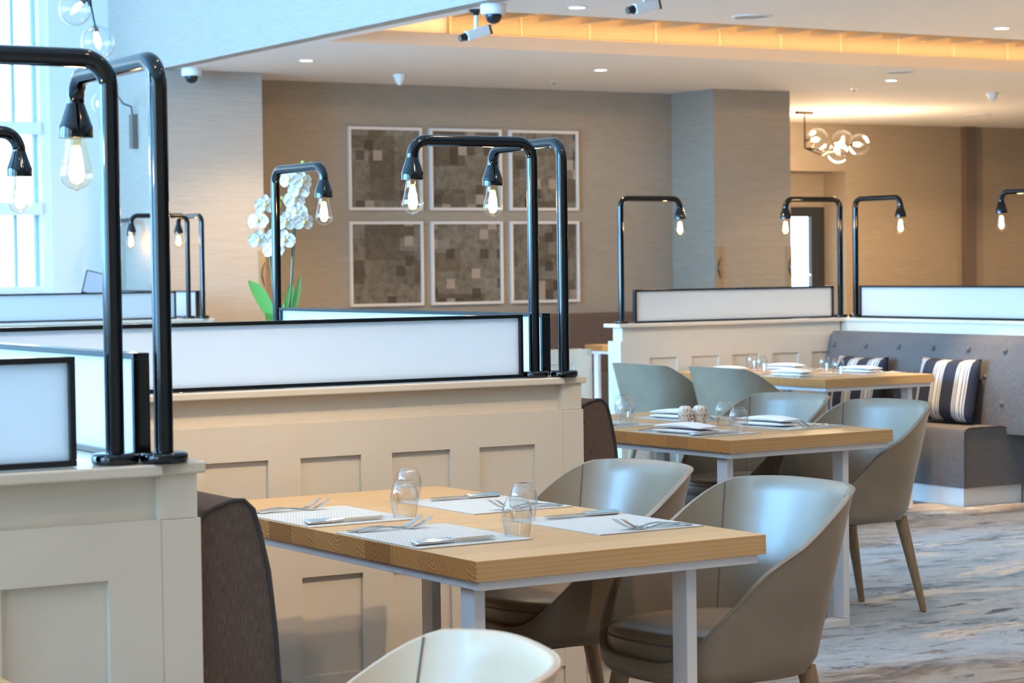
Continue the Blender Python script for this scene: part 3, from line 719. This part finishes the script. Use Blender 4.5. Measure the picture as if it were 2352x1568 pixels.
def setting(T, p, side, who, nf=2, nk=2, fo=0.0):
    """p: centre of placemat in table coords; side -1 = guest on the -x side"""
    placemat(T, p, 'silver woven placemat %s' % who)
    r = T[2] + (0 if side < 0 else PI)
    for k in range(nf):
        dy = (.178-.026*k)*(1 if side < 0 else -1)
        x, y = on(T, (p[0]+side*(.035-.012*k), p[1]+dy)); place('fork', make_fork, x, y, r+.06*k*side, '%s fork lying on the placemat %s' % (('outer', 'inner')[k], who), 'forks on the tables')
    for k in range(nk):
        dy = -(.160-.024*k)*(1 if side < 0 else -1)
        x, y = on(T, (p[0]+side*(.03-.008*k), p[1]+dy)); place('knife', make_knife, x, y, r, '%s knife lying on the placemat %s' % (('outer', 'inner')[k], who), 'knives on the tables')
A1 = 'at the front left of the nearest table'; A2 = 'at the back left of the nearest table'; A3 = 'at the back right of the nearest table'; A4 = 'at the front right of the nearest table'
setting(T1, (.160, .465), -1, A1); setting(T1, (.160, 1.010), -1, A2)
setting(T1, (.640, 1.010), 1, A3); setting(T1, (.640, .430), 1, A4)
tumbler(2.79, 5.195, 'front tumbler of the left pair on the nearest table'); tumbler(2.985, 5.535, 'rear tumbler of the left pair on the nearest table')
tumbler(2.815, 4.672, 'front tumbler of the right pair on the nearest table'); tumbler(2.995, 4.940, 'rear tumbler of the right pair on the nearest table')

def napkin_mesh():
    b = MB()
    def slab(x0, x1, y0, y1, z0, z1, bul):
        rings = []
        n = 9
        for i in range(n):
            y = y0+(y1-y0)*i/(n-1); e = math.sin(PI*i/(n-1))**.35 if 0 < i < n-1 else .35
            sec = []
            for q in range(12):
                a = 2*PI*q/12; c, s_ = math.cos(a), math.sin(a)
                sec.append(((x0+x1)/2+(x1-x0)/2*math.copysign(abs(c)**.45, c), y, z0+(z1-z0)*.5*(1+e*math.copysign(abs(s_)**.6, s_))+bul*math.sin(PI*i/(n-1))))
            rings.append(sec)
        b.loft(rings)
    slab(-.055, .055, -.125, .125, .0, .017, 0); slab(-.053, .055, -.123, .122, .014, .033, .006)
    return b.mesh('napkin', M['linen'], 60)
nap = napkin_mesh()
def napkin(x, y, rz, label, z=.7532): return tag(obj('napkin', nap, loc=(x, y, z), rz=rz), label, 'napkin', 'folded white napkins')
B1 = 'at the front left of the salt and pepper table'; B2 = 'at the back left of the salt and pepper table'; B3 = 'at the back right of the salt and pepper table'; B4 = 'at the front right of the salt and pepper table'
setting(T2, (.160, .40), -1, B1); setting(T2, (.160, 1.02), -1, B2); setting(T2, (.645, 1.03), 1, B3); setting(T2, (.645, .44), 1, B4)
for p, l in (((.10, .385), B1), ((.585, .47), B4), ((.60, 1.06), B3)):
    x, y = on(T2, p); napkin(x, y, T2[2]+.12, 'folded white napkin ' + l)
for p, l in (((5.35,8.0), 'rear tumbler of the pair by the brown banquette end'), ((5.165,7.70), 'front tumbler of the pair by the brown banquette end'), ((5.405,7.355), 'left tumbler of the pair right of the salt and pepper'), ((5.225,7.02), 'right tumbler of the pair right of the salt and pepper')):
    tumbler(*p, l)
def shaker(x, y, label, holes):
    t = thing('shaker', label, 'shaker', (x, y, ZT), group='speckled salt and pepper pots'); t.scale = (1.16, 1.16, 1.2)
    obj('body', MB().lathe([(.019,0),(.0205,.003),(.0225,.025),(.0255,.048),(.0255,.052),(.0225,.058)], 28), M['stone'], t, smooth=50)
    tp_ = obj('top', MB().lathe([(.0225,.058),(.019,.064),(.012,.067),(.003,.068)], 24), M['stone'], t, smooth=50)
    hm = MB().lathe([(.0012,.0),(.0012,.0006)], 8).mesh('pour_hole', M['black'])
    for k in range(holes): obj('pour_hole', hm, parent=tp_, loc=(.006*math.cos(2*PI*k/holes), .006*math.sin(2*PI*k/holes), .0673))
shaker(5.262, 7.425, 'left speckled stoneware shaker on the middle table', 1); shaker(5.326, 7.415, 'right speckled stoneware shaker on the middle table', 4)
C1 = 'at the front left of the far table'; C2 = 'at the back left of the far table'; C3 = 'at the back right of the far table'; C4 = 'at the front right of the far table'
setting(T3, (.160, .40), -1, C1, 1, 1); setting(T3, (.160, 1.02), -1, C2, 1, 1); setting(T3, (.665, 1.02), 1, C3, 1, 1); setting(T3, (.665, .42), 1, C4, 1, 1)
for p, l in (((.12, .41), C1), ((.62, 1.04), C3), ((.66, .43), C4), ((.14, 1.0), C2)):
    x, y = on(T3, p); napkin(x, y, T3[2]+.1, 'folded white napkin ' + l)
for p, l in (((8.44,11.20), 'far left tumbler on the far table'), ((8.27,10.88), 'second tumbler from the left on the far table'), ((8.52,10.60), 'third tumbler from the left on the far table'), ((8.34,10.25), 'rightmost tumbler on the far table')): tumbler(*p, l)
napkin(11.30, 16.30, 1.2, 'white napkin on the farthest table by the brown bench', .7505); tumbler(11.13, 16.12, 'single tumbler on the farthest table')
napkin(10.12, 14.85, .5, 'white napkin on the table seen low beside the half wall', .7505)

# ------------------------------------------------------------------ tub chairs
def make_chair():
    t = thing('tub_chair', 'x', 'chair')
    NP = 64
    def plan(phi, v):
        a = .222+.118*v; bb = .238+.068*v; e = 2.7
        c, s_ = math.cos(phi), math.sin(phi)
        x = (a if c > 0 else .268)*math.copysign(abs(c)**(2/e), c); y = bb*math.copysign(abs(s_)**(2/e), s_)
        return x, y
    def rim(phi):
        d = abs(math.degrees(phi))
        if d < 44: return .836-.008*(d/44)**2
        u = min(1, (d-44)/112); s = u*u*(3-2*u); s = .72*s+.28*u
        return .828-(.828-.432)*s
    ZB = .380; NV = 12
    outer = []; inner = []
    for i in range(NP):
        phi = -PI+2*PI*i/NP; zr = rim(phi); co = []; ci = []
        for j in range(NV+1):
            z = ZB+(zr-ZB)*j/NV; v = (z-ZB)/(.836-ZB)
            x, y = plan(phi, v); k0 = 1-.07*max(0, 1-(z-ZB)/.03)**2; x *= k0; y *= k0; co.append((x, y, z))
            r = math.hypot(x, y); k = (r-(.024-.011*v))/r; ci.append((x*k, y*k, z))
        outer.append(co); inner.append(ci)
    b = MB(); rings = []
    for i in list(range(NP))+[0]:
        o_, n_ = outer[i], inner[i]
        top = ((o_[-1][0]+n_[-1][0])/2, (o_[-1][1]+n_[-1][1])/2, o_[-1][2]+.003)
        rings.append(o_ + [top] + list(reversed(n_)))
    b.loft(rings, True, False)
    b.add([p[0] for p in outer], [tuple(range(NP))])
    obj('shell', b, M['leather'], t, smooth=50)
    obj('rim_piping', MB().tube([(p[-1][0]*1.003, p[-1][1]*1.003, p[-1][2]-.001) for p in outer+outer[:1]], .0028, 6), M['leather'], t, smooth=60)
    for sgn in (-1, 1):
        i = min(range(NP), key=lambda q: abs(-PI+2*PI*q/NP - sgn*math.radians(52)))
        obj('seam', MB().tube([(p[0]*.995, p[1]*.995, p[2]) for p in inner[i][3:]], .0014, 6), M['seam'], t)
    def cring(k, z, dz=0):
        out = []
        for i in range(NP):
            x, y = plan(-PI+2*PI*i/NP, (z-ZB)/(.836-ZB)); out.append((x*k-.004, y*k, z))
        return out
    cu = obj('seat_cushion', MB().loft([cring(.90,.415), cring(.915,.430), cring(.930,.443), cring(.935,.470), cring(.91,.489), cring(.82,.499), cring(.5,.506), cring(.05,.509)]), M['leather'], t, smooth=60)
    pr_ = cring(.934, .474); obj('cushion_piping', MB().tube(pr_+pr_[:1], .0028, 6), M['seam'], cu, smooth=60)
    obj('under_plate', MB().box(-.15,.15,-.15,.15,.368,.3795), M['black'], t)
    for sx, sy in ((1,1),(1,-1),(-1,1),(-1,-1)):
        lg = obj('leg', MB().tube([(sx*.175, sy*.150, .384), (sx*.268, sy*.180, .004)], [.0255, .0135], 14), M['legwood'], t, smooth=50)
        obj('foot_pad', MB().tube([(sx*.268, sy*.180, .004), (sx*.269, sy*.1805, 0)], .0115, 10), M['black'], lg)
    return t
ch0 = make_chair(); ch_used = [False]
def chair(x, y, rz, label):
    if ch_used[0]: c = dup(ch0, (x, y, 0), rz, label)
    else: c = ch0; c.location = (x, y, 0); c.rotation_euler = (0, 0, rz); c['label'] = label; ch_used[0] = True
    c['group'] = 'taupe leather tub chairs'
chair(3.372, 4.645, math.radians(2), 'large taupe leather tub chair at the front right of the nearest table')
chair(3.365, 5.33, math.radians(2), 'taupe leather tub chair at the back right of the nearest table')
chair(5.77, 7.075, math.radians(3), 'tub chair at the right end of the middle table, two legs on open carpet')
chair(5.775, 7.715, math.radians(3), 'tub chair behind the middle table, before the far table corner')
chair(7.53, 10.73, PI+.05, 'left of the two tub chairs seen from behind at the far table')
chair(7.57, 10.03, PI+.05, 'right of the two tub chairs seen from behind at the far table')
chair(1.435, 2.95, math.radians(-13), 'cream leather tub chair back cut off by the bottom edge')
M['cream_leather'] = mat('cream_leather', (.60,.43,.29), .38, spec=.5)
for c in [o for o in bpy.data.objects if o.get('label', '').startswith('cream leather tub')][0].children:
    if c.name.split('.')[0] in ('shell', 'rim_piping', 'seat_cushion'): c.data = c.data.copy(); c.data.materials[0] = M['cream_leather']

# ------------------------------------------------------------------ cushions
def cushion(loc, rx, ry, rz, label):
    n = 15; rings = []
    W2, H2, T2_ = .25, .19, .065
    top = []; bot = []
    b = MB(); vs = []; fs = []
    for sgn in (1, -1):
        for i in range(n):
            for j in range(n):
                u = -1+2*i/(n-1); v = -1+2*j/(n-1)
                k = max(0, (1-u**4)*(1-v**4))**.55
                pin = 1-.06*(1-abs(u)**2)*abs(v)**3; pin2 = 1-.06*(1-abs(v)**2)*abs(u)**3
                vs.append((sgn*T2_*k, W2*u*pin2, H2*v*pin))
    for sgn in (0, 1):
        o_ = sgn*n*n
        for i in range(n-1):
            for j in range(n-1): fs.append((o_+i*n+j, o_+(i+1)*n+j, o_+(i+1)*n+j+1, o_+i*n+j+1))
    b.add(vs, fs)
    t = thing('cushion', label, 'cushion', loc, group='striped bench cushions')
    o = obj('cover', b, M['stripes'], t, smooth=80)
    import bmesh
    bm = bmesh.new(); bm.from_mesh(o.data); bmesh.ops.remove_doubles(bm, verts=bm.verts, dist=.0005); bmesh.ops.recalc_face_normals(bm, faces=bm.faces); bm.to_mesh(o.data); bm.free()
    o.rotation_euler = (rx, ry, rz)
cushion((9.03, 10.10, .64), 0, .22, .03, 'striped navy and cream cushion standing at the open end of the tufted bench')
cushion((9.03, 10.90, .63), 0, .22, -.04, 'striped navy and cream cushion behind the far table')

# ------------------------------------------------------------------ orchid
def orchid():
    t = thing('orchid', 'white orchid with two flower stems and broad green leaves', 'plant', (4.27, 9.08, 1.041))
    obj('pot', MB().lathe([(.05,0),(.055,.01),(.066,.115),(.068,.118),(.062,.118),(.06,.10)], 28), M['pot'], t, smooth=50)
    obj('moss', MB().lathe([(.06,.10),(.03,.112),(.005,.115)], 16), M['soil'], t, smooth=60)
    R = Vector((.857,-.515,0)); F = Vector((.515,.857,0))
    def P(a, d, z): v = R*a+F*d; return (v.x, v.y, z)
    def leaf(pts, w):
        rings = []; c = [Vector(p) for p in pts]; n = len(c)
        for i in range(n):
            tdir = (c[min(i+1,n-1)]-c[max(i-1,0)]).normalized(); side = tdir.cross(Vector(F)).normalized()
            side = (side*.55+Vector(F)*.8).normalized() if w > 0 else side; ww = abs(w)*math.sin(PI*(.12+.86*i/(n-1)))**.75
            nr = tdir.cross(side).normalized()
            rings.append([c[i]-side*ww+nr*.006, c[i]-nr*.002, c[i]+side*ww+nr*.006, c[i]+nr*.004])
        obj('leaf', MB().loft(rings), M['leaf'], t, smooth=60)
    leaf([P(-.01,0,.11),P(-.045,.01,.17),P(-.08,.015,.235),P(-.11,.02,.28),P(-.135,.02,.305)], -.030)
    leaf([P(-.01,-.02,.11),P(-.035,-.03,.14),P(-.055,-.035,.165)], -.022)
    leaf([P(.01,.02,.11),P(.03,.03,.17),P(.045,.04,.23),P(.05,.045,.30)], -.026)
    leaf([P(.03,.02,.11),P(.06,.03,.18),P(.08,.03,.26),P(.09,.03,.325)], -.014)
    leaf([P(.01,-.02,.11),P(.05,-.04,.14),P(.09,-.05,.175)], .034)
    leaf([P(.0,.0,.11),P(.02,-.02,.16),P(.03,-.03,.21)], .018)
    s1 = [P(-.005,0,.11),P(-.025,0,.25),P(-.035,0,.38),P(-.045,0,.50),P(-.03,-.01,.58),P(.02,-.02,.60)]
    s2 = [P(.03,0,.11),P(.05,0,.25),P(.062,0,.38),P(.072,0,.52),P(.080,-.01,.66),P(.105,-.015,.76),P(.145,-.02,.80)]
    st1 = obj('flower_stem', MB().tube(s1, .0042, 8), M['stem'], t, smooth=60); st2 = obj('flower_stem', MB().tube(s2, .0042, 8), M['stem'], t, smooth=60)
    obj('support_stick', MB().tube([P(.005,.01,.11), P(-.04,.005,.545)], .003, 6), M['bronze'], t)
    obj('support_stick', MB().tube([P(.04,.01,.11), P(.066,.005,.55)], .003, 6), M['bronze'], t)
    def petal_mesh(L, w, cup):
        n = 7; rings = []
        for i in range(n):
            u = i/(n-1); ww = w*math.sin(PI*(.08+.88*u))**.6; z = cup*u*u
            rings.append([(u*L, -ww, z+.010*1), (u*L, -ww*.5, z+.002), (u*L, 0, z-.001), (u*L, ww*.5, z+.002), (u*L, ww, z+.010), (u*L, ww*.5, z+.004), (u*L, 0, z+.001), (u*L, -ww*.5, z+.004)])
        return MB().loft(rings).mesh('petal', M['petal'], 80)
    big = petal_mesh(.048, .031, -.004); small = petal_mesh(.046, .019, -.004)
    lipm = MB().lathe([(.003,0),(.009,.006),(.011,.012),(.006,.018)], 10).mesh('lip', M['lip'], 70)
    fl = [(-.055,-.015,.635,.3,0),(-.085,-.02,.565,-.3,.3),(-.085,-.01,.485,.2,-.2),(-.005,-.03,.50,.5,.1),(.035,-.03,.56,.2,-.2),(-.02,-.02,.44,-.1,.3),(.03,-.03,.48,.0,.2),(.075,-.035,.655,.3,.2),(.055,-.03,.745,-.2,-.1),(.11,-.03,.735,.6,.1),(.115,-.035,.56,.5,-.2),(.095,-.03,.695,.2,.3),(.085,-.035,.605,-.2,0)]
    for a, d, z, yw, pt in fl:
        f = obj('flower', lipm, parent=t, loc=P(a, d, z))
        nrm = (-F + R*yw + Vector((0,0,pt-.1)) + R*.0).normalized(); xx = Vector((0,0,1)).cross(nrm).normalized(); yy = nrm.cross(xx)
        f.rotation_euler = Matrix((xx, yy, nrm)).transposed().to_euler()
        for ang, me in ((0, big), (PI, big), (PI/2, small), (PI*1.2, small), (PI*1.8, small)):
            q = obj('petal', me, parent=f); q.rotation_euler = (0, random.uniform(.0,.22), ang)
    bm_ = MB().lathe([(.001,0),(.007,.005),(.0095,.013),(.007,.022),(.001,.027)], 10).mesh('bud', M['bud'], 70)
    for a, z, s in ((.01,.62,1.1),(.022,.655,.7),(.115,.80,1.0),(.145,.80,.75),(.155,.805,.6)):
        o = obj('bud', bm_, parent=t, loc=P(a, -.03, z)); o.scale = (s, s, s)
orchid()

# ------------------------------------------------------------------ globe lights
def globe_mesh(r, mt):
    n = 16; return MB().lathe([(max(.0008, r*math.sin(PI*i/n)), -r*math.cos(PI*i/n)) for i in range(n+1)], 28).mesh('globe', mt, 180)
def globe_part(parent, loc, r, stem_dir=(0,0,1), power=0, wpos=None):
    g = obj('globe', globe_mesh(r, M['globe']), parent=parent, loc=loc)
    d = Vector(stem_dir).normalized()
    obj('socket', MB().tube([d*r*1.0, d*r*.62], r*.18, 12), M['bronze'], g, smooth=40)
    obj('bulb', MB().tube([d*r*.62, d*r*.45, d*r*.2, -d*r*.02, -d*r*.16], [r*.11, r*.14, r*.21, r*.18, r*.04], 14), M['lampglow'], g, smooth=60)
    return g
t = thing('globe_pendant', 'clear glass globe pendants hanging at the top left before the window', 'pendant light', (4.33, 11.46, ZH))
globe_part(t, (-.075, .045, 2.773-ZH), .085, (.6,-.36,.7)); globe_part(t, (.024, -.02, 2.598-ZH), .09, (-.15,.1,1))
obj('stem', MB().tube([(-.01,.01,0),(-.01,.01,2.83-ZH),(-.004,.004,2.80-ZH),(.012,-.011,2.69-ZH)], .006, 8), M['metal'], t, smooth=60)
obj('stem_knuckle', MB().tube([(-.01,.01,2.84-ZH),(-.006,.006,2.79-ZH)], .012, 10), M['metal'], t); obj('canopy', MB().lathe([(.07,0),(.07,-.03)], 24), M['metal'], t)
t = thing('wall_sconce', 'globe wall light on a thin arm, on the blue-lit side of the pier', 'wall light', (XB, 17.03, 2.5))
obj('back_box', MB().box(-.05, 0, -.035, .035, -.14, .13), M['darktrim'], t, bevel=.004)
obj('arm', MB().tube([(-.03,0,.12),(-.04,0,.19),(-.12,-.03,.21),(-.28,-.3,.26),(-.42,-.55,.20)], .007, 8), M['metal'], t, smooth=60)
globe_part(t, (-.52, -.64, .165), .09, (.7,.5,.2))
def dep(x, y, d):
    v = _r2*((x-1176)/5237.459) + _u2*((784-y)/5237.459) + _w; return Vector((0,0,1.4)) + v*d
t = thing('globe_pendant', 'cluster of clear glass globes beside the wallpapered column', 'pendant light', (14.75, 18.75, ZC))
for px, py, dd, gr, gd in ((1877,320,23.6,.118,(-1,.3,-.1)), (1935,325,23.9,.118,(-.5,.4,-.8)), (1974,332,23.4,.110,(-1,.5,.1)), (1925,350,23.5,.105,(-.5,.3,.9))):
    p = dep(px, py, dd); globe_part(t, tuple(p - Vector((14.75, 18.75, ZC))), gr, gd)
hub = dep(1852, 340, 23.6) - Vector((14.75, 18.75, ZC)); hub.x -= .02
ar = MB()
for px, py, dd in ((1877,320,23.6), (1935,325,23.9), (1974,332,23.4), (1925,350,23.5)):
    p = dep(px, py, dd) - Vector((14.75, 18.75, ZC)); mid = hub.lerp(p, .5) + Vector((0,0,-.05)); ar.tube([tuple(hub), tuple(mid), tuple(hub.lerp(p, .72))], .009, 8)
obj('arms', ar, M['bronze'], t, smooth=60); obj('stem', MB().tube([(hub.x, hub.y, 0), tuple(hub)], .008, 8), M['bronze'], t); obj('canopy', MB().box(hub.x-.1, hub.x+.1, hub.y-.03, hub.y+.03, -.03, 0), M['bronze'], t)
for px, py in ((1900, 300),):
    p = dep(px, py, 23.6); l = bpy.data.lights.new('globe_glow', 'POINT'); l.energy = 150; l.color = (1,.70,.42); l.shadow_soft_size = .15
    o = bpy.data.objects.new('globe_glow', l); COL.objects.link(o); o.location = p + Vector((.1,0,-.35))

# ------------------------------------------------------------------ host stand with tablet
t = thing('host_stand', 'pale host stand behind the far left screen', 'host stand', (6.1, 16.35, 0))
obj('body', MB().box(-.3, .3, -.2, .2, 0, 1.15), M['whitewall'], t, bevel=.005); obj('top', MB().box(-.33, .33, -.23, .23, 1.15, 1.18), M['boardwood'], t)
t = thing('tablet', 'tilted tablet computer with dark edge, at left behind the thick lamp pole', 'tablet', (6.13, 16.25, 1.21), math.radians(-20))
tb = obj('case', MB().box(-.11, .11, -.006, .006, 0, .185), M['black'], t, bevel=.003); tb.rotation_euler = (math.radians(-18), math.radians(14), 0)
sc = obj('screen', MB().box(-.10, .10, -.008, -.006, .01, .175), M['screen'], t); sc.rotation_euler = tb.rotation_euler
obj('stand', MB().box(-.04, .04, -.02, .07, -.019, .012), M['black'], t)
